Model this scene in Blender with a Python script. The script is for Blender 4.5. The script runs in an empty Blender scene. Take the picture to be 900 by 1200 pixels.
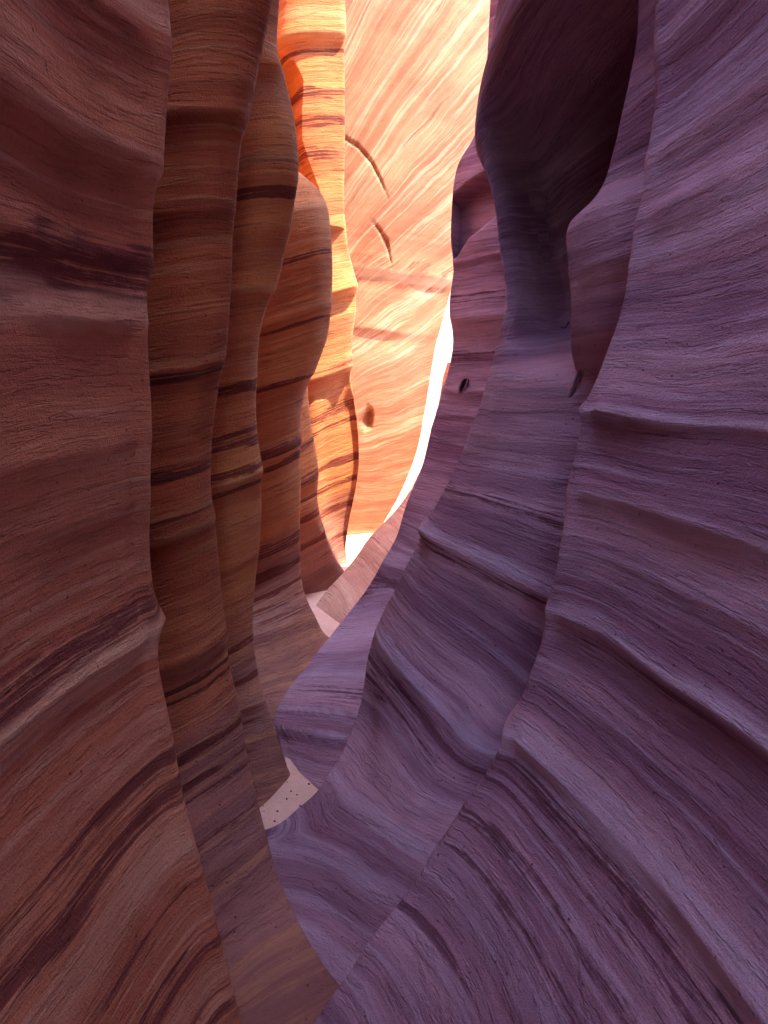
import bpy, math, random
import numpy as np
random.seed(7); RNG = np.random.RandomState(11)
S = bpy.context.scene
# ------------------------------------------------------------------ camera
W_, H_, F_ = 900.0, 1200.0, 942.0
PITCH = math.radians(10.0); CAM = np.array([0.0, 0.0, 1.5])
cd = bpy.data.cameras.new("camera"); cam = bpy.data.objects.new("camera", cd)
S.collection.objects.link(cam); S.camera = cam
cam.location = CAM; cam.rotation_euler = (math.radians(90) - PITCH, 0, 0)
cd.sensor_fit = 'VERTICAL'; cd.sensor_height = 24.0; cd.lens = 24.0 * F_ / H_
cd.clip_start = 0.02; cd.clip_end = 500
# ------------------------------------------------------------------ sky and sun
SUN_EL, SUN_AZ = 68.0, 96.0          # azimuth clockwise from +Y (north)
w = bpy.data.worlds.new("World"); S.world = w; w.use_nodes = True
nt = w.node_tree; bg = nt.nodes['Background']
sky = nt.nodes.new('ShaderNodeTexSky'); sky.sky_type = 'NISHITA'; sky.sun_disc = False
sky.sun_elevation = math.radians(SUN_EL); sky.sun_rotation = math.radians(SUN_AZ)
nt.links.new(sky.outputs[0], bg.inputs[0]); bg.inputs[1].default_value = 0.15
sd = bpy.data.lights.new("sun", 'SUN'); sd.energy = 2.0; sd.angle = math.radians(0.5); sd.color = (1.0, 0.83, 0.60)
sun = bpy.data.objects.new("sun", sd); S.collection.objects.link(sun)
sun.rotation_euler = (math.radians(90 - SUN_EL), 0, math.radians(180 - SUN_AZ))
S.view_settings.view_transform = 'Standard'; S.view_settings.look = 'None'
S.view_settings.exposure = 3.2; S.view_settings.gamma = 1.0
S.cycles.diffuse_bounces = 8; S.cycles.max_bounces = 10

# ------------------------------------------------------------------ helpers
SN, CS = math.sin(PITCH), math.cos(PITCH)
def P(px, py, Y):
    u = (px - W_/2)/F_; v = (H_/2 - py)/F_
    y = CS + SN*v; z = -SN + CS*v
    return np.array([u/y*Y, Y, CAM[2] + z/y*Y])
def proj(V):
    d = V - CAM
    f = d[..., 1]*CS - d[..., 2]*SN; up = d[..., 1]*SN + d[..., 2]*CS
    f = np.where(f < 0.05, 0.05, f)
    return W_/2 + F_*d[..., 0]/f, H_/2 - F_*up/f
def gsm(a, s):
    if s <= 0.3: return a
    r = int(3*s)+1; k = np.exp(-0.5*(np.arange(-r, r+1)/s)**2); k /= k.sum()
    l0 = a[0] - (a[1:r+1][::-1]-a[0]) if len(a) > r else np.full(r, a[0])
    l1 = a[-1] - (a[-r-1:-1][::-1]-a[-1]) if len(a) > r else np.full(r, a[-1])
    return np.convolve(np.concatenate([l0, a, l1]), k, 'valid')
class N1:                                # smooth 1-D value noise
    def __init__(s, seed): s.t = np.random.RandomState(seed).uniform(-1, 1, 4096)
    def __call__(s, x):
        x = np.asarray(x) + 1000.0; i = np.floor(x).astype(int); f = x - i; f = f*f*(3-2*f)
        return s.t[i % 4096]*(1-f) + s.t[(i+1) % 4096]*f
_T = np.random.RandomState(5).uniform(-1, 1, (32, 32, 32))
def n3(x, y, z):                         # smooth 3-D value noise
    x = x+100; y = y+100; z = z+100
    i, j, k = np.floor(x).astype(int), np.floor(y).astype(int), np.floor(z).astype(int)
    a, b, c = x-i, y-j, z-k; a = a*a*(3-2*a); b = b*b*(3-2*b); c = c*c*(3-2*c)
    r = 0
    for di in (0, 1):
        for dj in (0, 1):
            for dk in (0, 1):
                r = r + _T[(i+di) % 32, (j+dj) % 32, (k+dk) % 32]*(a if di else 1-a)*(b if dj else 1-b)*(c if dk else 1-c)
    return r
def sstep(a, b, x):
    t = np.clip((x-a)/(b-a+0.0), 0, 1); return t*t*(3-2*t)
def poly_sd(px, py, poly):               # signed distance to a polygon, + inside
    d = np.full(px.shape, 1e9); ins = np.zeros(px.shape, bool); n = len(poly)
    for i in range(n):
        x0, y0 = poly[i]; x1, y1 = poly[(i+1) % n]
        ex, ey = x1-x0, y1-y0; t = np.clip(((px-x0)*ex+(py-y0)*ey)/(ex*ex+ey*ey), 0, 1)
        d = np.minimum(d, np.hypot(px-x0-t*ex, py-y0-t*ey))
        c = ((y0 > py) != (y1 > py)) & (px < (x1-x0)*(py-y0)/((y1-y0) if y1 != y0 else 1e-9)+x0)
        ins ^= c
    return np.where(ins, d, -d)

# ------------------------------------------------------------------ rock material
def rock(name, light, mid, iron, pale, grain=1.0, tilt=(0, 0), streak=0.5, seed=0.0, fine=1.0, warp=0.02, fan=0.0, flat=False, low=None):
    m = bpy.data.materials.new(name); m.use_nodes = True; t = m.node_tree; N, L = t.nodes, t.links
    b = N['Principled BSDF']; b.inputs['Roughness'].default_value = 0.85
    b.inputs['Specular IOR Level'].default_value = 0.25
    geo = N.new('ShaderNodeNewGeometry'); sep = N.new('ShaderNodeSeparateXYZ'); L.new(geo.outputs['Position'], sep.inputs[0])
    def mth(op, a, b_=None, c=None, clamp=False):
        n = N.new('ShaderNodeMath'); n.operation = op; n.use_clamp = clamp
        for i, v in enumerate((a, b_, c)):
            if v is None: continue
            if isinstance(v, (int, float)): n.inputs[i].default_value = v
            else: L.new(v, n.inputs[i])
        return n.outputs[0]
    def noise(vec, scale, detail=4, rough=0.6, dist=0.0, dim='3D'):
        n = N.new('ShaderNodeTexNoise'); n.noise_dimensions = dim
        n.inputs['Scale'].default_value = scale; n.inputs['Detail'].default_value = detail
        n.inputs['Roughness'].default_value = rough; n.inputs['Distortion'].default_value = dist
        if vec is not None: L.new(vec, n.inputs['Vector'])
        return n.outputs['Fac']
    def rng(v, a, b_, c=0.0, d=1.0):
        n = N.new('ShaderNodeMapRange'); n.interpolation_type = 'SMOOTHSTEP'
        for i, q in enumerate((a, b_, c, d)): n.inputs[i+1].default_value = q
        L.new(v, n.inputs[0]); return n.outputs[0]
    def mix(f, a, b_):
        n = N.new('ShaderNodeMix'); n.data_type = 'RGBA'
        if isinstance(f, float): n.inputs[0].default_value = f
        else: L.new(f, n.inputs[0])
        for i, q in ((6, a), (7, b_)):
            if isinstance(q, tuple): n.inputs[i].default_value = (*q, 1)
            else: L.new(q, n.inputs[i])
        return n.outputs[2]
    wl = noise(geo.outputs['Position'], 1.3, 2, 0.5)                 # large warp of the bedding
    ab = N.new('ShaderNodeAttribute'); ab.attribute_name = 'bed'
    h = mth('ADD', sep.outputs[2] if (fan or flat) else ab.outputs['Fac'], mth('MULTIPLY', mth('SUBTRACT', wl, 0.5), warp*2))
    if not (fan or flat): tilt = (0, 0)
    h = mth('ADD', h, mth('MULTIPLY', sep.outputs[0], tilt[0]))
    h = mth('ADD', h, mth('MULTIPLY', sep.outputs[1], tilt[1]))
    if fan: h = mth('DIVIDE', mth('SUBTRACT', h, 0.8), mth('ADD', mth('MULTIPLY', sep.outputs[0], fan), 1.0))
    h = mth('ADD', h, seed)
    def bedvec(kz, kxy):
        c = N.new('ShaderNodeCombineXYZ')
        L.new(mth('MULTIPLY', sep.outputs[0], kxy), c.inputs[0]); L.new(mth('MULTIPLY', sep.outputs[1], kxy), c.inputs[1])
        L.new(mth('MULTIPLY', h, kz), c.inputs[2]); return c.outputs[0]
    beds = noise(bedvec(6.0, 0.35), 1.0, 5, 0.65)                    # broad beds
    lam = noise(bedvec(42.0*fine, 0.9), 1.0, 4, 0.7)                 # laminae
    stre = noise(bedvec(17.0*fine, 1.1), 1.0, 6, 0.72, 0.15)         # broken iron streaks
    brk = noise(geo.outputs['Position'], 38.0, 3, 0.7)
    at = N.new('ShaderNodeAttribute'); at.attribute_name = 'iron'
    ap = N.new('ShaderNodeAttribute'); ap.attribute_name = 'pale'
    col = mix(rng(beds, 0.38, 0.64), mid, light)
    if low:                               # rosy tint on the low beds, painting in purple bounce light
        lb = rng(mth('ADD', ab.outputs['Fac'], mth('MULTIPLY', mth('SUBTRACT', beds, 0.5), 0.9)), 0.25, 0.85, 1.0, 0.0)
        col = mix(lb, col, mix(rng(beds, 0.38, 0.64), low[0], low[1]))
    col = mix(mth('MULTIPLY', rng(lam, 0.50, 0.64), 0.42), col, pale)
    si = mth('ADD', stre, mth('MULTIPLY', mth('SUBTRACT', brk, 0.5), 0.16))
    thin = noise(bedvec(95.0*fine, 1.6), 1.0, 4, 0.75, 0.2)
    sm = mth('MULTIPLY', rng(mth('ADD', mth('MULTIPLY', thin, 0.6), mth('MULTIPLY', si, 0.4)), 0.54, 0.61), mth('MULTIPLY', rng(beds, 0.40, 0.58), streak))
    s2 = mth('ADD', mth('ADD', mth('MULTIPLY', thin, 0.65), mth('MULTIPLY', stre, 0.35)), mth('MULTIPLY', mth('SUBTRACT', brk, 0.5), 0.10))
    sa = mth('MULTIPLY', mth('MINIMUM', mth('MULTIPLY', at.outputs['Fac'], 2.2), 1.0), rng(mth('ADD', s2, mth('MULTIPLY', at.outputs['Fac'], 0.14)), 0.545, 0.62))
    col = mix(mth('MULTIPLY', mth('MAXIMUM', sm, sa), 0.92), col, iron)
    col = mix(mth('MULTIPLY', ap.outputs['Fac'], rng(lam, 0.35, 0.6, 0.55, 1.0)), col, pale)
    mot = noise(geo.outputs['Position'], 7.0, 5, 0.65)
    gr = noise(geo.outputs['Position'], 210.0, 3, 0.7)
    hsv = N.new('ShaderNodeHueSaturation'); L.new(col, hsv.inputs['Color'])
    L.new(mth('ADD', mth('ADD', 0.53, mth('MULTIPLY', mot, 0.45)), mth('MULTIPLY', gr, 0.50)), hsv.inputs['Value'])
    vo = N.new('ShaderNodeTexVoronoi'); vo.inputs['Scale'].default_value = 30.0; L.new(geo.outputs['Position'], vo.inputs['Vector'])
    pit = mth('MULTIPLY', rng(vo.outputs['Distance'], 0.05, 0.13, 1.0, 0.0), rng(vo.outputs['Color'], 0.56, 0.60))
    col = mix(mth('MULTIPLY', pit, 0.6), hsv.outputs[0], iron)
    L.new(col, b.inputs['Base Color'])
    g2 = noise(geo.outputs['Position'], 95.0, 4, 0.75)
    g3 = noise(bedvec(60.0, 6.0), 1.0, 4, 0.7)
    hh = mth('ADD', mth('MULTIPLY', g2, 0.0030*grain), mth('MULTIPLY', g3, 0.0032*grain))
    hh = mth('ADD', hh, mth('MULTIPLY', lam, 0.0048*grain)); hh = mth('ADD', hh, mth('MULTIPLY', gr, 0.0022*grain))
    hh = mth('ADD', hh, mth('MULTIPLY', rng(noise(bedvec(26.0, 3.0), 1.0, 5, 0.7), 0.46, 0.53), 0.0022*grain))
    hh = mth('SUBTRACT', hh, mth('MULTIPLY', pit, 0.005))
    bp = N.new('ShaderNodeBump'); bp.inputs['Strength'].default_value = 1.0; bp.inputs['Distance'].default_value = 1.0
    L.new(hh, bp.inputs['Height']); L.new(bp.outputs[0], b.inputs['Normal'])
    return m
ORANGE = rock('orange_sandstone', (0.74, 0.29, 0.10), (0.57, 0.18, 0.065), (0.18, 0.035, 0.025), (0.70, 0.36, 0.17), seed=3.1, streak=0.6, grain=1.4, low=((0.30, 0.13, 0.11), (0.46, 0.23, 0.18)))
ORANGE_SHADED = rock('orange_sandstone_shaded', (0.52, 0.145, 0.055), (0.34, 0.080, 0.034), (0.12, 0.024, 0.02), (0.62, 0.30, 0.15), seed=3.1, streak=0.5, grain=1.6, low=((0.28, 0.11, 0.105), (0.43, 0.20, 0.185)))  # darker copy of ORANGE, shade painted in for the tall left column
ROSE = rock('rose_sandstone', (0.68, 0.25, 0.14), (0.50, 0.15, 0.085), (0.20, 0.042, 0.042), (0.80, 0.44, 0.31), grain=2.2, seed=9.7, streak=0.6)
SKY_TINTED = rock('sky_tinted_sandstone', (0.55, 0.31, 0.42), (0.26, 0.115, 0.195), (0.13, 0.04, 0.075), (0.56, 0.40, 0.56), grain=2.0, seed=1.7, streak=0.35)  # same stone as the left side, blue sky light painted in as mauve
PEACH = rock('peach_sandstone', (0.40, 0.225, 0.12), (0.32, 0.135, 0.07), (0.27, 0.07, 0.04), (0.66, 0.46, 0.30), grain=0.7, seed=5.3, streak=0.9, tilt=(0, 0.1), fine=0.45, warp=0.12, fan=0.42)
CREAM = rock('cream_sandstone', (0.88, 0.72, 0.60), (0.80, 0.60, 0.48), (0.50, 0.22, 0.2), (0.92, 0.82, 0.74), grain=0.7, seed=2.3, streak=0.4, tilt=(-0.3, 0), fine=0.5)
PINK = rock('pink_sandstone', (0.70, 0.40, 0.32), (0.58, 0.28, 0.22), (0.28, 0.07, 0.06), (0.85, 0.62, 0.50), grain=0.8, seed=7.9, streak=0.9, tilt=(0.4, 0.1))

# ------------------------------------------------------------------ building a fin of rock
COL = S.collection
def catmull(pts, n_per):
    pts = np.array(pts, float); out = []
    Pp = np.vstack([2*pts[0]-pts[1], pts, 2*pts[-1]-pts[-2]])
    for i in range(len(pts)-1):
        p0, p1, p2, p3 = Pp[i:i+4]; t = np.linspace(0, 1, n_per[i], endpoint=False)[:, None]
        out.append(0.5*((2*p1)+(-p0+p2)*t+(2*p0-5*p1+4*p2-p3)*t**2+(-p0+3*p1-3*p2+p3)*t**3))
    out.append(pts[-1:]); return np.vstack(out)
FINS = {}
def fin(name, label, cat, side, edge, face, mat, ledges=(), iron=(), pale=(), ztop=5.5, zbot=-0.35, rows=380, dens=1.0,
        back=None, tilt=(0, 0), seed=1, amp=1.0, smooth=1.6, dents=(), cuts=None, lean=0.0, group=None, reach=1.3, face2=None, fz=(0, 0.3), dip=0.0, near=0.0, bedy=(0.0, 0.0), fanup=0.0):
    E = np.array([[*P(px, py, Y), py] for px, py, Y in edge])          # x, y, z, py from top to bottom
    E = E[np.argsort(E[:, 2])]
    zt = E[-1, 2]
    zr = np.concatenate([np.linspace(zbot, zt, rows), np.linspace(zt, max(ztop, zt+0.1), 30)[1:]])
    ex = np.interp(zr, E[:, 2], E[:, 0]); ey = np.interp(zr, E[:, 2], E[:, 1])
    up = np.clip(zr-zt, 0, None); ex = ex + side*lean*up  # unseen tops; lean and height shaped largely to block sun and sky
    s = smooth*rows/380
    lo = sstep(0.35, 0.08, zr); ex = gsm(ex, s*3.2)*(1-lo)+gsm(ex, 1.5)*lo; ey = gsm(ey, s*4.0)*(1-lo)+gsm(ey, 1.5)*lo
    exs = gsm(ex, rows*0.045)
    pyz = lambda py: float(np.interp(py, E[::-1, 3], E[::-1, 2]))
    if back is None: back = [(reach, 1.2), (0.55, 0.75), (0.16, 0.26), (0.035, 0.07)]
    ctrl = list(back) + [(0.0, 0.0)] + list(face)
    nb = len(back)
    nper = []
    for i in range(len(ctrl)-1):
        d = math.hypot(ctrl[i+1][0]-ctrl[i][0], ctrl[i+1][1]-ctrl[i][1])
        nper.append(max(4, int(d*35)) if i < nb-2 else max(10, min(90, int(d*170*dens))))
    pr = catmull(ctrl, nper); nc = len(pr)
    arc = np.concatenate([[0], np.cumsum(np.hypot(*np.diff(pr, axis=0).T))]); i0 = sum(nper[:nb]); da = np.abs(arc-arc[i0])
    wt = sstep(0.05, 0.7, da)
    O = pr[:, 0][None]; D = pr[:, 1][None]
    if face2 is not None:                # another plan near the floor
        p2 = catmull(list(back)+[(0.0, 0.0)]+list(face2), nper); b_ = sstep(fz[1], fz[0], zr)[:, None]
        O = O*(1-b_)+p2[:, 0][None]*b_; D = D*(1-b_)+p2[:, 1][None]*b_
    wt = wt[None]*(1-lo[:, None])
    X = (ex[:, None]*(1-wt)+exs[:, None]*wt) + side*O
    Yy = ey[:, None] + D; Z = zr[:, None] - 0.9*np.clip(D, 0, 0.6)*lo[:, None]*sstep(-0.1, 0.05, zr)[:, None]
    if near: X = X - side*near*up[:, None]*sstep(0.5, 1.5, da)[None]*(np.arange(nc) > i0)[None]  # out-of-view rim bent inward, added to darken the near walls
    V = np.stack([X, Yy, Z], -1)
    def normals(V):
        du = np.gradient(V, axis=1); dv = np.gradient(V, axis=0); n = np.cross(du, dv)
        n /= np.linalg.norm(n, axis=-1, keepdims=True)+1e-12
        return n*side
    nrm = normals(V)
    # bedding coordinate and relief
    X, Yy, Z = V[..., 0], V[..., 1], V[..., 2]
    hcut = zr[:, None] + 0.5*tilt[0]*(X-ex[:, None])
    hb = Z + (tilt[0]+dip*np.clip(1.45-Z, 0, 2))*(X-ex[:, None]) + tilt[1]*(Yy-ey[:, None])
    hb = hb + bedy[0]*(Yy-bedy[1])*sstep(0.55, 0.05, Z)
    hb = hb - fanup*np.clip(Z-1.45, 0, 1.6)*np.clip(-D, 0, 1.2)
    hb = hb + 0.030*n3(X*1.3+seed, Yy*1.3, Z*0.7) + 0.010*n3(X*4+seed, Yy*4, Z*2.0)
    a1, a2, a3 = N1(seed), N1(seed+50), N1(seed+90)
    m1 = 0.55+0.45*n3(X*1.1+9, Yy*1.1+seed, Z*1.5)
    rel = 0.012*a1(hb*4.0)*m1 + 0.0035*a2(hb*13)*(0.5+0.5*n3(X*2, Yy*2+seed, Z*4)) + 0.0017*a3(hb*44)*(0.6+0.4*n3(X*3+4, Yy*3, Z*5))
    rel = rel*amp + 0.014*amp*n3(X*2.2, Yy*2.2, Z*2.2+seed)
    nose = 0.22+0.78*sstep(0.0, 0.10, da)[None]
    rel = rel*nose
    for L_ in ledges:
        py, A, wu, wd = L_[:4]; z0 = pyz(py); fade = L_[4] if len(L_) > 4 else 0.0
        t = hb - z0; g = np.where(t > 0, np.exp(-(np.abs(t)/wu)**1.3), np.exp(-(np.abs(t)/wd)**1.6)) - 0.5*np.exp(-((t+wd+0.06)/0.06)**2)*(t < 0)
        A = A*(1.15 if side > 0 else 1.0); rel = rel + A*g*(0.75+0.4*n3(X*2+py, Yy*2, Z*0+seed))*(0.45+0.9*np.clip(0.5+0.9*n3(X*2.6+py*0.37, Yy*2.6, Z*2+seed), 0, 1))*np.exp(-da[None]*fade)*(0.3+0.7*sstep(0, 0.09, da)[None])
    V = V + nrm*rel[..., None]
    for dn in dents:
        poly, depth, soft, dvec = dn[:4]
        qx, qy = proj(V); sd_ = poly_sd(qx, qy, poly)
        okm = (da[None] < 2.0) & (np.arange(nc)[None] > i0-4)
        f = sstep(-soft*0.2, soft, sd_)*depth*okm
        if soft > 10:
            f = np.apply_along_axis(lambda a_: gsm(a_, 10), 0, f); f = np.apply_along_axis(lambda a_: gsm(a_, 7), 1, f)
        if len(dn) > 4: f = f*(1-sstep(dn[4][0], dn[4][1], qy))
        V = V + f[..., None]*np.array(dvec)[None, None]
    ia = np.zeros(hb.shape); pa = np.zeros(hb.shape)
    for lst, arr in ((iron, ia), (pale, pa)):
        for (py, hw, st) in lst:
            z0 = pyz(py); edge_n = hw*0.6*n3(X*5+py, Yy*5, Z*14) + 0.35*hw*n3(X*16+py, Yy*16, Z*40)
            np.maximum(arr, st*(1-sstep(hw*0.4, hw*1.7, np.abs(hb-z0)+edge_n)), out=arr)
    ia *= 0.25+0.75*sstep(0.02, 0.35, Z)
    nrm = normals(V); nr = V.shape[0]
    root = bpy.data.objects.new(name, None); COL.objects.link(root)
    base = (float(ex[0]), float(ey[0]), 0.0); root.location = base
    root['label'] = label; root['category'] = cat
    if group: root['group'] = group
    # the fin is split into its rock layers along the ledges
    cz = sorted([pyz(c) for c in (cuts or [])])
    Vl = (V - np.array(base)).reshape(-1, 3); nl = nrm.reshape(-1, 3)
    idx = np.arange(nr*nc).reshape(nr, nc)
    q = np.stack([idx[:-1, :-1], idx[:-1, 1:], idx[1:, 1:], idx[1:, :-1]], -1)
    if side < 0: q = q[..., ::-1]
    q = q.reshape(-1, 4)
    hc = (0.25*(hcut[:-1, :-1]+hcut[:-1, 1:]+hcut[1:, 1:]+hcut[1:, :-1])).reshape(-1)
    lay = np.searchsorted(np.array(cz), hc) if cz else np.zeros(len(hc), int)
    iaf, paf, hbf = ia.reshape(-1), pa.reshape(-1), hb.reshape(-1)
    for k in range(len(cz)+1):
        fk = q[lay == k]
        if len(fk) == 0: continue
        used, inv = np.unique(fk, return_inverse=True); inv = inv.reshape(-1)
        vv = Vl[used]; vn = nl[used]; extra_v = []; extra_f = []
        me = bpy.data.meshes.new('rock_layer')
        me.vertices.add(len(vv)); me.vertices.foreach_set('co', vv.astype(np.float32).ravel())
        me.loops.add(len(inv)); me.loops.foreach_set('vertex_index', inv.astype(np.int32))
        me.polygons.add(len(fk)); me.polygons.foreach_set('loop_start', (np.arange(len(fk))*4).astype(np.int32))
        me.polygons.foreach_set('loop_total', np.full(len(fk), 4, np.int32))
        me.polygons.foreach_set('use_smooth', np.ones(len(fk), bool))
        me.update(calc_edges=True)
        me.normals_split_custom_set_from_vertices(vn.astype(np.float32).tolist())
        for nm, arr in (('iron', iaf), ('pale', paf), ('bed', hbf)):
            a = me.attributes.new(nm, 'FLOAT', 'POINT'); a.data.foreach_set('value', arr[used].astype(np.float32))
        me.materials.append(mat)
        o = bpy.data.objects.new('rock_layer', me); COL.objects.link(o); o.parent = root
    # top cap, a rock shelf closing the fin
    bm_v = [tuple(Vl[idx[-1, j]]) for j in range(0, nc, max(1, nc//60))] + [tuple(Vl[idx[-1, -1]])]
    me = bpy.data.meshes.new('rock_top'); me.from_pydata(bm_v, [], [tuple(range(len(bm_v)))]); me.materials.append(mat)
    o = bpy.data.objects.new('rock_top', me); COL.objects.link(o); o.parent = root
    FINS[name if name not in FINS else root.name] = (root, V, nrm, base)
    return root, V, nrm

# outlines of the pockets weathered into the walls (photo pixels)
PK = {'slim': [(548,444),(546,452),(542,460),(538,462),(538,455),(541,447),(545,443)],
      'long': [(682,434),(684,440),(681,450),(676,460),(670,466),(667,465),(671,456),(674,445),(678,436)],
      'ring': [(664,358),(668,364),(668,374),(663,383),(658,384),(655,376),(657,366),(661,359)],
      'niche': [(418,496),(430,474),(436,478),(438,488),(436,502),(428,506)]}
# ------------------------------------------------------------------ left wall
def E(Y0, pts):                        # (px, py[, Y]) -> with default depth
    return [(p[0], p[1], p[2] if len(p) > 2 else Y0) for p in pts]
def EY(pts, ys):                       # depth interpolated over py
    yp, yv = zip(*ys); return [(x, y, float(np.interp(y, yp, yv))) for x, y in pts]

L1e = [(193,-160),(197,-60),(196,0),(202,50),(198,100),(190,150),(184,195),(183,220),(177,270),(174,312),(170,345),(170,385),(173,420),(174,500),
       (173,600),(172,650),(176,700),(183,735),(183,770),(192,830),(203,880),(217,950),(232,1000),(245,1050),(258,1100),(270,1150),(283,1200),(300,1280)]
fin('rock_fin', 'broad rough rose brown canyon wall filling the left edge', 'rock wall', -1,
    EY(L1e, [(-200,1.75),(700,1.7),(1200,1.5),(1300,1.45)]),
    [(0.03,-0.06),(0.07,-0.25),(0.10,-0.55),(0.14,-0.95),(0.22,-1.5),(0.30,-2.1),(0.20,-3.0),(-0.2,-3.9)], ROSE, rows=560, dens=1.0, ztop=4.2,  # unseen stretch behind the camera added to block light
    ledges=[(55,0.020,0.10,0.03),(195,0.018,0.12,0.03),(312,0.02,0.10,0.03),(385,0.012,0.06,0.02),(520,0.012,0.12,0.03),(590,0.010,0.10,0.03),(745,0.024,0.05,0.015,0.6),(760,0.01,0.03,0.01)],
    iron=[(335,0.050,0.95),(362,0.012,0.6),(722,0.040,0.95),(700,0.015,0.7),(880,0.012,0.8),(925,0.022,1.0),(1020,0.012,0.6),(1085,0.02,0.9),(1150,0.03,0.9)],
    pale=[(375,0.03,0.8),(20,0.02,0.5),(745,0.018,0.9),(765,0.01,0.5),(850,0.03,0.3),(980,0.05,0.35),(1120,0.02,0.4)],
    cuts=[312,745], seed=2, lean=0.12, near=0.45, tilt=(0,0.0))

L2e = [(325,-160),(325,-60),(320,0),(310,48),(299,95),(294,125),(285,155),(280,200),(275,250),(274,300),(270,370),(262,430),(255,460),(249,500),(246,550),(246,590),
       (253,613),(256,640),(258,700),(265,745),(272,790),(285,840),(290,890),(300,930),(310,970),(320,1010),(331,1040),(350,1085),(370,1122),(392,1152),(420,1180),(450,1210)]
fin('rock_fin', 'tall shaded brown rock column just behind the big left wall, the longest column', 'rock column', -1,
    EY(L2e, [(-200,2.5),(700,2.4),(950,2.2),(1040,2.04),(1085,1.93),(1122,1.815),(1152,1.75),(1210,1.62)]),
    [(0.012,-0.06),(0.055,-0.13),(0.14,-0.18),(0.26,-0.16),(0.40,-0.05),(0.7,0.0),(1.3,0.0)], ORANGE_SHADED, face2=[(0.02,-0.10),(0.06,-0.24),(0.12,-0.42),(0.20,-0.62),(0.34,-0.80),(0.7,-0.8),(1.3,-0.8)], fz=(-0.05,0.55), rows=520, dens=1.3, ztop=4.9,
    ledges=[(140,0.02,0.10,0.03),(248,0.022,0.09,0.02),(425,0.018,0.06,0.02),(612,0.03,0.08,0.02),(745,0.018,0.08,0.02),(900,0.012,0.08,0.02)],
    iron=[(433,0.018,0.9),(462,0.012,0.7),(545,0.02,0.8),(600,0.015,0.7),(770,0.008,1),(782,0.006,0.8),(840,0.014,1),(870,0.010,.9),(885,0.008,.9),(930,0.01,0.9),(1000,0.008,0.9),(1030,0.02,0.9),(1060,0.016,0.8),(1110,0.01,0.7)],
    pale=[(418,0.012,0.6),(615,0.010,0.7),(750,0.01,0.5)], cuts=[248,425,612,770], seed=13, bedy=(0.22, 2.1), tilt=(-0.3,0), lean=-0.06, back=[(1.3,0.7),(0.5,0.5),(0.16,0.2),(0.035,0.06)])

L3e = [(322,-160),(325,-60),(329,0),(325,30),(322,60),(323,75),(333,92),(342,113),(346,150),(349,207),(347,233),(342,267),(333,300),(325,333),(313,360),(305,383),(302,400),(300,433),
       (299,467),(300,507),(305,548),(308,583),(304,620),(303,653),(299,687),(296,715),(297,750),(300,780),(307,813),(316,835),(324,862),(332,883),(338,903),(345,915),(352,930)]
fin('rock_fin', 'knobbly orange rock column with a pale shoulder, second column from the big left wall', 'rock column', -1,
    EY(L3e, [(-200,3.1),(600,3.05),(900,2.85),(960,2.7)]),
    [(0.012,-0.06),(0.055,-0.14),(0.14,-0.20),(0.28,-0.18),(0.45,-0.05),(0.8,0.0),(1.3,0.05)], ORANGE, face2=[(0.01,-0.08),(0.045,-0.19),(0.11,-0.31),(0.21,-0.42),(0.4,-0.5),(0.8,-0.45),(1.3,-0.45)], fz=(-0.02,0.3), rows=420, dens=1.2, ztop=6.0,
    ledges=[(90,0.03,0.10,0.03),(207,0.03,0.14,0.04),(333,0.025,0.07,0.015),(440,0.015,0.06,0.02),(550,0.028,0.08,0.02),(645,0.02,0.07,0.02),(813,0.012,0.06,0.02)],
    iron=[(195,0.03,0.5),(225,0.02,0.8),(445,0.02,0.9),(505,0.025,0.9),(540,0.015,0.9),(560,0.01,0.7),(740,0.01,0.8),(780,0.012,0.9),(830,0.01,0.9),(860,0.035,1.0)],
    pale=[(120,0.03,0.5),(190,0.02,0.6),(330,0.012,0.5),(550,0.01,0.5),(852,0.006,0.7)], cuts=[207,333,550,850], seed=23, bedy=(0.4, 2.85), tilt=(-0.3,0), lean=-0.06, back=[(1.3,0.8),(0.5,0.6),(0.16,0.22),(0.035,0.06)])

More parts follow.
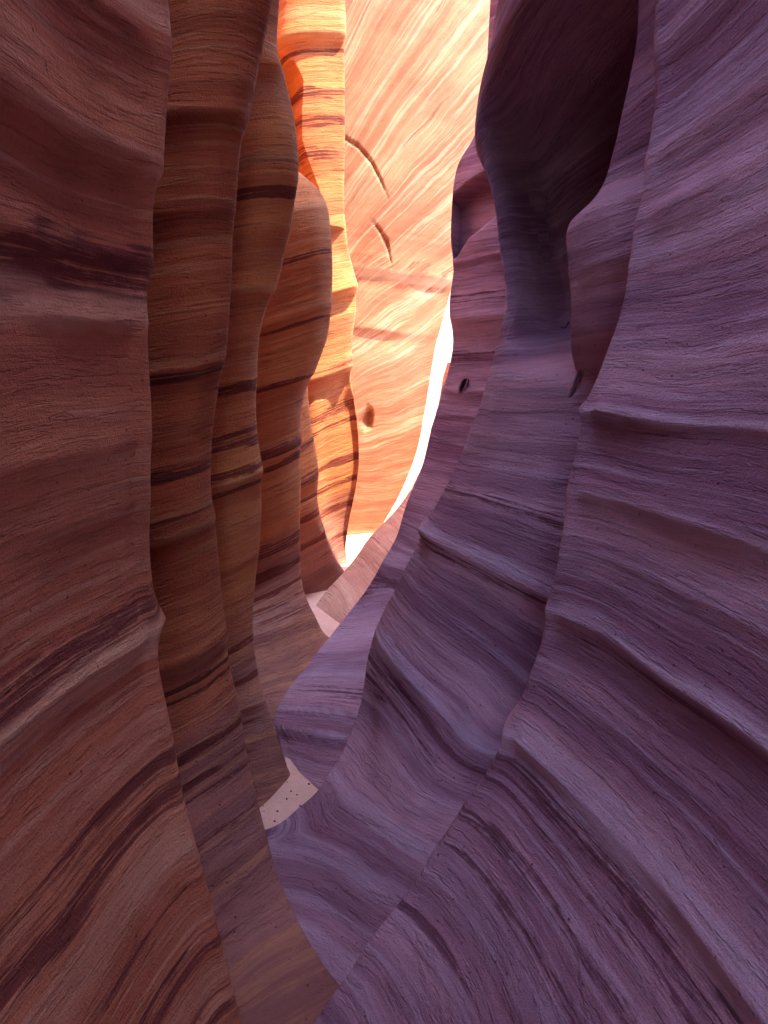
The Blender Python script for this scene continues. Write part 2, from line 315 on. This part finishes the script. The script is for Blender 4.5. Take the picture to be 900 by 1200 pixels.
L4e = [(270,-100),(275,0),(285,60),(295,120),(310,165),(332,188),(350,203),(364,211),(375,222),(384,247),(388,267),(390,320),(388,360),(388,380),(383,400),(373,423),(363,443),(354,467),(351,487),(351,517),(353,533),
       (352,567),(351,600),(352,633),(352,677),(355,693),(363,713),(372,728),(379,741),(392,752)]
fin('rock_fin', 'striped orange rock column topped by a round bright dome, third from the big left wall', 'rock column', -1,
    EY(L4e, [(-200,4.6),(200,4.5),(260,4.2),(740,4.35)]),
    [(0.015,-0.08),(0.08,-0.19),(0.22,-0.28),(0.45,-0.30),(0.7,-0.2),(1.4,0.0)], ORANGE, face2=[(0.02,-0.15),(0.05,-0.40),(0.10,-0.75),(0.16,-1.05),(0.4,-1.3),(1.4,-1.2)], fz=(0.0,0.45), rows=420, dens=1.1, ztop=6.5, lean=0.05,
    ledges=[(250,0.02,0.12,0.05),(365,0.03,0.08,0.02),(440,0.03,0.08,0.02),(520,0.03,0.06,0.02),(600,0.02,0.08,0.02),(715,0.02,0.08,0.03)],
    iron=[(300,0.02,0.5),(375,0.012,0.7),(440,0.02,0.9),(470,0.01,0.7),(515,0.03,1),(535,0.02,0.9),(628,0.03,0.9),(655,0.02,0.9),(676,0.015,0.9),(690,0.012,0.8),(705,0.015,0.9),(720,0.012,0.8)],
    pale=[(250,0.03,0.4),(360,0.012,0.5),(525,0.01,0.6),(735,0.03,0.4)], cuts=[365,440,520], seed=31, bedy=(0.3, 4.2), tilt=(-0.3,0), back=[(1.3,0.8),(0.5,0.5),(0.16,0.22),(0.04,0.07)])

L5e = [(352,330),(358,380),(360,430),(362,470),(366,505),(372,535),(373,560),(372,590),(375,608),(380,622),(388,642),(395,658),(404,670),(415,682)]
fin('rock_fin', 'low orange rock lobe with thin maroon stripes, in front of the dark oval hollow', 'rock lobe', -1,
    EY(L5e, [(300,5.5),(500,5.15),(600,5.1),(680,5.6)]),
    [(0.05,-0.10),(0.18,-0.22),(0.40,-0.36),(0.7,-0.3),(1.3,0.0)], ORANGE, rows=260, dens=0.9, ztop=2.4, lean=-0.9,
    iron=[(520,0.02,0.9),(555,0.03,0.9),(580,0.015,0.9),(600,0.02,0.9),(625,0.03,0.9),(645,0.02,0.9),(660,0.02,0.9)], seed=41, tilt=(-0.4,0),
    ledges=[(560,0.02,0.06,0.03),(620,0.02,0.08,0.03)], back=[(1.3,0.5),(0.5,0.35),(0.16,0.18),(0.04,0.07)])

L6e = [(402,-120),(403,-20),(404,20),(405,45),(404,60),(404,100),(404,170),(403,250),(404,262),(408,290),(414,318),(419,338),(418,345),(417,370),(412,395),(411,425),(412,440),(416,460),(422,490),(424,520),
       (423,550),(420,575),(415,598),(410,620),(407,640),(408,655),(412,668),(420,680)]
fin('rock_fin', 'farthest left rock column, golden at the top with a dark maroon striped hollow low down', 'rock column', -1,
    EY(L6e, [(-200,6.0),(660,6.1)]),
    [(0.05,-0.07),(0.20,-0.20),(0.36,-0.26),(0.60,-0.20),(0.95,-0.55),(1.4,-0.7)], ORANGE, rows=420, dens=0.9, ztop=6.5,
    ledges=[(42,0.05,0.3,0.03),(338,0.05,0.12,0.03),(432,0.05,0.10,0.03),(262,0.02,0.1,0.1)],
    iron=[(60,0.02,0.6),(110,0.03,0.8),(140,0.03,0.8),(175,0.05,0.9),(200,0.02,0.8),(250,0.02,0.5),(425,0.015,0.6),(475,0.03,0.9),(490,0.02,0.9),(535,0.03,1),(560,0.02,0.9),(590,0.03,0.9),(625,0.03,0.9),(640,0.02,0.8)],
    pale=[(20,0.04,0.6),(40,0.02,0.7),(300,0.01,0.7),(375,0.04,0.3)], cuts=[42,338,432], seed=53, tilt=(-0.3,0),
    dents=[([(280,70),(325,62),(345,75),(354,95),(352,130),(352,163),(360,190),(379,240),(340,300),(280,300)],0.45,7,(-0.4,1.0,0)),
           ([(404,452),(385,470),(374,510),(371,560),(374,600),(382,630),(398,668),(440,668),(440,452)],0.12,14,(-0.4,1.0,0))],
    back=[(1.6,1.3),(0.5,0.9),(0.16,0.3),(0.04,0.09)])

# ------------------------------------------------------------------ the bright bend at the end
BWe = [(600,-260),(600,-80),(598,40),(590,110),(575,180),(556,250),(540,300),(527,345),(520,372),(511,400),(506,430),(500,470),(494,505),(488,532),(478,558),(466,585),(452,608),(440,627),(425,648),(409,664),(396,680)]
_, BWV, BWN = fin('rock_wall', 'bright peach canyon wall with sweeping diagonal lines at the sunlit bend', 'rock wall', -1,
    EY(BWe, [(-300,8.4),(345,7.7),(660,7.2),(680,7.1)]),
    [(0.08,-0.05),(0.4,-0.22),(0.9,-0.42),(1.5,-0.6),(2.2,-0.8),(3.2,-1.0)], PEACH, rows=440, dens=0.6, ztop=11,
    ledges=[(330,0.02,0.10,0.05),(395,0.012,0.10,0.03)], iron=[(322,0.05,0.5),(345,0.03,0.4)], pale=[(335,0.03,0.5)], cuts=[330], seed=61, amp=0.7, tilt=(0.1,0),
    back=[(2.5,2.4),(1.2,1.6),(0.5,0.7),(0.1,0.15)], lean=0.05,
    dents=[([(402,158),(420,169),(436,187),(448,211),(457,238),(448,219),(434,192),(419,174),(402,163)],0.05,4,(0,1,0)),
           ([(432,254),(446,268),(455,281),(461,320),(453,292),(444,272)],0.04,3,(0,1,0)),
           (PK['niche'],0.10,9,(0.25,1,0))])

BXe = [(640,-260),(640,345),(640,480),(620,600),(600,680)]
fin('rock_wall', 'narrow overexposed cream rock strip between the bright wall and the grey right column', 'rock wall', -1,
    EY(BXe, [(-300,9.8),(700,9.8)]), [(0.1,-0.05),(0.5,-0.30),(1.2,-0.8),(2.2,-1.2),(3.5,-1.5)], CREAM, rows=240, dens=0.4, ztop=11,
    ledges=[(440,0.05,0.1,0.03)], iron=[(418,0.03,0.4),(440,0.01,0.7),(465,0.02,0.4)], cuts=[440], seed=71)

# ------------------------------------------------------------------ right wall
R7e = [(520,440),(508,500),(496,545),(479,578),(463,600),(448,616),(438,626),(424,645),(409,664),(394,682),(380,696),(369,711),(362,730),(350,750)]
fin('rock_fin', 'low rippled pink rock bench at the foot of the bright bend', 'rock bench', 1,
    EY(R7e, [(400,6.6),(545,6.2),(660,5.4),(750,4.7)]),
    [(0.05,-0.08),(0.16,-0.25),(0.30,-0.5),(0.55,-0.9),(1.2,-1.2)], PINK, rows=260, dens=1.0, ztop=1.5, lean=0.3,
    ledges=[(640,0.03,0.1,0.05),(690,0.04,0.08,0.05)], seed=83, amp=1.5, tilt=(0.4,0.1))

R6e = [(566,100),(562,135),(558,160),(547,175),(535,193),(530,230),(528,267),(528,287),(533,303),(531,320),(528,340),(526,363),(531,380),(531,410),(526,437),(520,453),(512,480),(505,503),(500,523),
       (496,547),(487,563),(479,583),(472,603),(466,630),(457,643),(449,657),(440,673),(430,690),(418,707),(402,722),(388,745),(378,755),(357,787),(340,803),(328,825),(320,840),(323,857),(328,873),
       (334,893),(348,909),(358,919),(372,925),(384,930)]
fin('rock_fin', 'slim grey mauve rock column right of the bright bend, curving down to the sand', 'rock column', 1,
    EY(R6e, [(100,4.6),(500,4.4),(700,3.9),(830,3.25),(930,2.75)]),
    [(0.03,-0.06),(0.10,-0.18),(0.22,-0.34),(0.45,-0.5),(0.9,-0.6),(1.4,-0.5)], SKY_TINTED, rows=460, dens=1.2, ztop=6.0, lean=0.06,
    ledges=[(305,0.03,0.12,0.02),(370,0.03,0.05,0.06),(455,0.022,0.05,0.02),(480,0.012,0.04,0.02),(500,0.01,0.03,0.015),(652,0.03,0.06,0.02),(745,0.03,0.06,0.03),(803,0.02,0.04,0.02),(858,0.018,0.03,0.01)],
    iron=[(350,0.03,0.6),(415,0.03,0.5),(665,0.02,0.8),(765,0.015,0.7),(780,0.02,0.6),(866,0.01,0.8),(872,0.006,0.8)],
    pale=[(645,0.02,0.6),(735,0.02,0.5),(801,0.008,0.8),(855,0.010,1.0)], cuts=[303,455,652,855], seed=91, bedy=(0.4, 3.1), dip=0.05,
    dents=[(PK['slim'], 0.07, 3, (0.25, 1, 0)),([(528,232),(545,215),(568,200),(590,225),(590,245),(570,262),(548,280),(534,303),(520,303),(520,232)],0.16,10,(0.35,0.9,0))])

R5e = [(612,-160),(604,-60),(590,0),(580,33),(572,67),(563,97),(560,115),(559,135),(557,160),(560,177),(568,207),(577,222),(580,240),(583,287),(590,320),(593,350),(592,370),(583,400),(573,440),(568,457),(557,490),(543,523),
       (532,553),(510,595),(498,617),(480,650),(467,683),(457,703),(447,720),(440,740),(432,760),(428,787),(425,820),(418,843),(408,873),(400,890),(388,910),(376,927),(363,940),(347,953),(325,968),(300,976),(262,983),(240,992),(235,1020)]
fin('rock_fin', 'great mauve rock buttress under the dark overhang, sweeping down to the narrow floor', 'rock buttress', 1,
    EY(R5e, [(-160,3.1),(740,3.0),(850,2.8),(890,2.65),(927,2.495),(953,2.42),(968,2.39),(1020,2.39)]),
    [(0.012,-0.08),(0.06,-0.20),(0.16,-0.33),(0.32,-0.43),(0.52,-0.46),(0.8,-0.38),(1.4,-0.2)], SKY_TINTED, face2=[(0.12,-0.04),(0.18,-0.20),(0.25,-0.39),(0.35,-0.62),(0.5,-0.85),(0.9,-1.0),(1.4,-1.0)], fz=(0.03,0.42), rows=560, dens=1.5, ztop=6.6,
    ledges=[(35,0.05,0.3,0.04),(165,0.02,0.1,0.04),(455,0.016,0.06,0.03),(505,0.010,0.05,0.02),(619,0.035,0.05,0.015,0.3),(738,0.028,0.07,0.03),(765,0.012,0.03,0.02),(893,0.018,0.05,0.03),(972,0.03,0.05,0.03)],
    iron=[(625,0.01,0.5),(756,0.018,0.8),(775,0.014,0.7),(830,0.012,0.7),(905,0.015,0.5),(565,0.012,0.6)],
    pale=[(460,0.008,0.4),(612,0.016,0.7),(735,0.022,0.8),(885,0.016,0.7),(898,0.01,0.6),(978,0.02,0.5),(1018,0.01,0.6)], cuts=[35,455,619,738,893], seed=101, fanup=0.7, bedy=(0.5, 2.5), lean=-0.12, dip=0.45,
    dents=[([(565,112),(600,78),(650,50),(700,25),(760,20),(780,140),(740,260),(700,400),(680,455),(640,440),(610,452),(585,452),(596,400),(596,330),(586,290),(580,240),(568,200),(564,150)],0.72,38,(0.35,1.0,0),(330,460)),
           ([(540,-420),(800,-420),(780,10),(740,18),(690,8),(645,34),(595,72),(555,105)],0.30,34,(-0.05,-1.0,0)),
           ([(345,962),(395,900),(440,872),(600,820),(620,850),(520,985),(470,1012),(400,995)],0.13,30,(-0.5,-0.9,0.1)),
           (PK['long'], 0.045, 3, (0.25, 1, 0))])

R4e = [(752,-160),(750,-60),(749,0),(749,40),(745,60),(737,101),(727,144),(719,187),(706,222),(690,245),(668,258),(657,266),(660,285),(666,305),(669,340),(670,370),(668,400),(670,420),(676,438),(688,460),(700,490),(710,540),(715,640)]
fin('rock_fin', 'mauve rock rib between the dark overhang and the nearest purple wall', 'rock rib', 1,
    EY(R4e, [(-160,2.45),(300,2.5),(400,2.56),(430,2.64),(452,2.75),(480,2.90),(512,3.1),(640,3.4)]),
    [(0.02,-0.04),(0.07,-0.12),(0.16,-0.24),(0.30,-0.36),(0.5,-0.42),(1.0,-0.4),(1.4,-0.35)], SKY_TINTED, rows=460, dens=1.5, ztop=6.6,
    ledges=[(190,0.02,0.08,0.05),(270,0.02,0.06,0.03),(455,0.014,0.05,0.02),(330,0.01,0.05,0.03)], iron=[(470,0.02,0.3)],
    pale=[(458,0.01,0.5)], cuts=[190,455], dents=[(PK['long'], 0.045, 3, (0.25, 1, 0))], seed=113, fanup=0.5, lean=-0.12, back=[(1.3,0.8),(0.6,0.5),(0.2,0.3),(0.04,0.06)])

R3e = [(775,-160),(772,-60),(770,0),(770,55),(770,97),(766,155),(760,187),(752,233),(742,288),(733,342),(724,380),(717,400),(700,450),(683,487),(677,512),(672,550),(665,577),(662,610),(655,657),(648,690),(642,713),(635,750),
       (620,800),(612,823),(600,850),(587,873),(573,903),(553,930),(533,960),(517,993),(500,1017),(483,1040),(463,1060),(447,1080),(427,1107),(413,1133),(390,1163),(367,1197),(340,1240),(310,1300)]
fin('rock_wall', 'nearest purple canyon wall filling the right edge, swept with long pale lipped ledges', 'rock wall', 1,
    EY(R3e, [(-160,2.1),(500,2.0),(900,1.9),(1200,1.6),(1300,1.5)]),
    [(0.03,-0.05),(0.09,-0.20),(0.16,-0.42),(0.22,-0.72),(0.27,-1.1),(0.32,-1.7),(0.30,-2.5),(0.1,-3.4),(-0.3,-4.2)], SKY_TINTED, rows=620, dens=1.1, ztop=6.6, lean=-0.04, near=0.0,  # runs on unseen past the camera, added to keep light out
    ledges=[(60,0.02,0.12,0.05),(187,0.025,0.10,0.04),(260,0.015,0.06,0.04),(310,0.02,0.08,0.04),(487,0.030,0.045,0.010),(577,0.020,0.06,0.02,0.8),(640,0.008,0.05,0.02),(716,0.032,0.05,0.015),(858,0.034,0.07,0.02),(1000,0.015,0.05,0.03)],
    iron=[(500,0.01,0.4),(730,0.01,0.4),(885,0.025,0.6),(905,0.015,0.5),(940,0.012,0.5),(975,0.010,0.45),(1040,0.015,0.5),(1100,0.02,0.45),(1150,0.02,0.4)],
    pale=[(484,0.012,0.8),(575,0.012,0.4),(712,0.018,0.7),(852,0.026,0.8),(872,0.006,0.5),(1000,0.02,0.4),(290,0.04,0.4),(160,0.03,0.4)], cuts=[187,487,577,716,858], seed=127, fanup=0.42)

# ------------------------------------------------------------------ canyon floor
def floor_z(x, y):
    return 0.012*n3(x*1.5, y*1.5, 0*x)+0.004*n3(x*6, y*6, 0*x) + 0.02*np.clip(y-5.5, 0, 9)
nx, ny = 160, 420
gx, gy = np.meshgrid(np.linspace(-3, 4, nx), np.linspace(-4, 14, ny))
gz = floor_z(gx, gy); vv = np.stack([gx, gy, gz], -1).reshape(-1, 3); idx = np.arange(nx*ny).reshape(ny, nx)
q = np.stack([idx[:-1, :-1], idx[:-1, 1:], idx[1:, 1:], idx[1:, :-1]], -1).reshape(-1, 4)
me = bpy.data.meshes.new('sand_floor'); me.from_pydata(vv.tolist(), [], q.tolist()); me.polygons.foreach_set('use_smooth', [True]*len(q))
SAND = rock('pink_sand', (0.82, 0.54, 0.46), (0.76, 0.47, 0.40), (0.4, 0.2, 0.17), (0.75, 0.5, 0.4), grain=0.5, streak=0.0, seed=4, flat=True)
me.materials.append(SAND); fl = bpy.data.objects.new('sand_floor', me); COL.objects.link(fl); fl['kind'] = 'structure'

# ------------------------------------------------------------------ pocket rims, iron rings, pits
def hit(root_entry, px, py):             # the visible surface point of a fin near a photo pixel
    root, V, N, b = root_entry
    qx, qy = proj(V); d = np.hypot(qx-px, qy-py) + 40*(V[..., 1] < 0.3)
    j = np.unravel_index(np.argmin(d + 0.0*V[..., 1]), d.shape)
    return V[j], N[j]
def part_mesh(name, verts, faces, mat, root, base, label=None):
    me = bpy.data.meshes.new(name); me.from_pydata([tuple(np.array(v)-np.array(base)) for v in verts], [], faces)
    me.polygons.foreach_set('use_smooth', [True]*len(faces)); me.materials.append(mat)
    o = bpy.data.objects.new(name, me); COL.objects.link(o); o.parent = root
    if label: o['label'] = label
    return o
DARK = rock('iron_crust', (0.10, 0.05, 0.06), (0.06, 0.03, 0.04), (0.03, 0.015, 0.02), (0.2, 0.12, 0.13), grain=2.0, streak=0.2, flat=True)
def rim(name, entry, poly, mat, r0, r1, lab=None, push=0.0, closed=True):
    root, V, N, b = entry; pts = []
    poly = np.array(poly, float)
    n = len(poly); dense = []
    for i in range(n):
        p0, p1, p2, p3 = poly[(i-1) % n], poly[i], poly[(i+1) % n], poly[(i+2) % n]
        for t in np.linspace(0, 1, 5, endpoint=False):
            dense.append(0.5*((2*p1)+(-p0+p2)*t+(2*p0-5*p1+4*p2-p3)*t*t+(-p0+3*p1-3*p2+p3)*t**3))
    c = poly.mean(0); P3, N3 = hit(entry, *(c+np.array([0, 14])))
    for q in dense:
        p = P(q[0], q[1], 1.0)-CAM; k = np.dot(P3-CAM, N3)/np.dot(p, N3); pts.append(CAM+p*k+N3*push)
    pts = np.array(pts); m = len(pts); V_, F = [], []; K = 7
    for i in range(m):
        t = pts[(i+1) % m]-pts[i-1]; t /= np.linalg.norm(t); a = N3; bb = np.cross(t, a); bb /= np.linalg.norm(bb)
        rr = r0+(r1-r0)*(0.5+0.5*math.sin(2*math.pi*i/m+0.8)); rr *= 0.8+0.4*random.random()
        for k in range(K):
            th = 2*math.pi*k/K; V_.append(pts[i]+rr*(math.cos(th)*bb+0.6*math.sin(th)*a))
    for i in range(m):
        for k in range(K):
            F.append((i*K+k, i*K+(k+1) % K, ((i+1) % m)*K+(k+1) % K, ((i+1) % m)*K+k))
    part_mesh(name, V_, F, mat, root, b, lab)
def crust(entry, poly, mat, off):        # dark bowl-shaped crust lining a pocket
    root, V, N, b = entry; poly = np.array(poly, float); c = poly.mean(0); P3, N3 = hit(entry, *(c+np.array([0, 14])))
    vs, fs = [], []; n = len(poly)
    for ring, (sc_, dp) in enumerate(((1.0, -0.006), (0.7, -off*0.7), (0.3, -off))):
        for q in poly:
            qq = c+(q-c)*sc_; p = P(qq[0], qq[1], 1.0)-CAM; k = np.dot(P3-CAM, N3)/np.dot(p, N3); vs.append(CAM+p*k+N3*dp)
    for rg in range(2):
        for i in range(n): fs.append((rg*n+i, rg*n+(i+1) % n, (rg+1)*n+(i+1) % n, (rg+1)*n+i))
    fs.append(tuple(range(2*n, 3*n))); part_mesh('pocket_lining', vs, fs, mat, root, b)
K_ = list(FINS.items())
def by(word):
    return [e for k, e in K_ if word in e[0]['label']][0]
rim('iron_ring', by('great mauve'), PK['ring'], DARK, 0.003, 0.006, 'dark iron ring on the shaded rock')
rim('pocket_rim', by('slim grey'), PK['slim'], SKY_TINTED, 0.003, 0.006); crust(by('slim grey'), PK['slim'], DARK, 0.03)
rim('pocket_rim', by('great mauve'), PK['long'], SKY_TINTED, 0.002, 0.005); crust(by('great mauve'), PK['long'], DARK, 0.02)


# ------------------------------------------------------------------ pebbles on the sand
def pebble(x, y, r, k):
    bm_v, bm_f = [], []; rn = np.random.RandomState(k); a, b_, c = r*rn.uniform(0.8, 1.4), r*rn.uniform(0.7, 1.1), r*rn.uniform(0.5, 0.8)
    nu, nv = 9, 6
    for i in range(nv+1):
        for j in range(nu):
            th, ph = math.pi*i/nv, 2*math.pi*j/nu; q = 1+0.12*rn.uniform(-1, 1)
            bm_v.append((a*q*math.sin(th)*math.cos(ph), b_*q*math.sin(th)*math.sin(ph), c*q*math.cos(th)+c*0.6))
    for i in range(nv):
        for j in range(nu): bm_f.append((i*nu+j, (i+1)*nu+j, (i+1)*nu+(j+1) % nu, i*nu+(j+1) % nu))
    me = bpy.data.meshes.new('pebble'); me.from_pydata(bm_v, [], bm_f); me.polygons.foreach_set('use_smooth', [True]*len(bm_f)); me.materials.append(DARK)
    o = bpy.data.objects.new('pebble', me); COL.objects.link(o); o.location = (x, y, float(floor_z(np.array(x), np.array(y)))); o.rotation_euler[2] = rn.uniform(0, 6)
    o['label'] = 'tiny dark pebble lying on the pink sand between the columns'; o['category'] = 'pebble'; o['group'] = 'pebbles on the pink sand'
for k, (px, py, r) in enumerate([(322,962,0.004),(325,950,0.004),(336,936,0.004),(352,944,0.004),(341,927,0.003),(348,931,0.003),(362,918,0.004)]):
    p = P(px, py, 1.0)-CAM; t = CAM[2]/-p[2]; pebble(float(p[0]*t), float(p[1]*t), r, k)
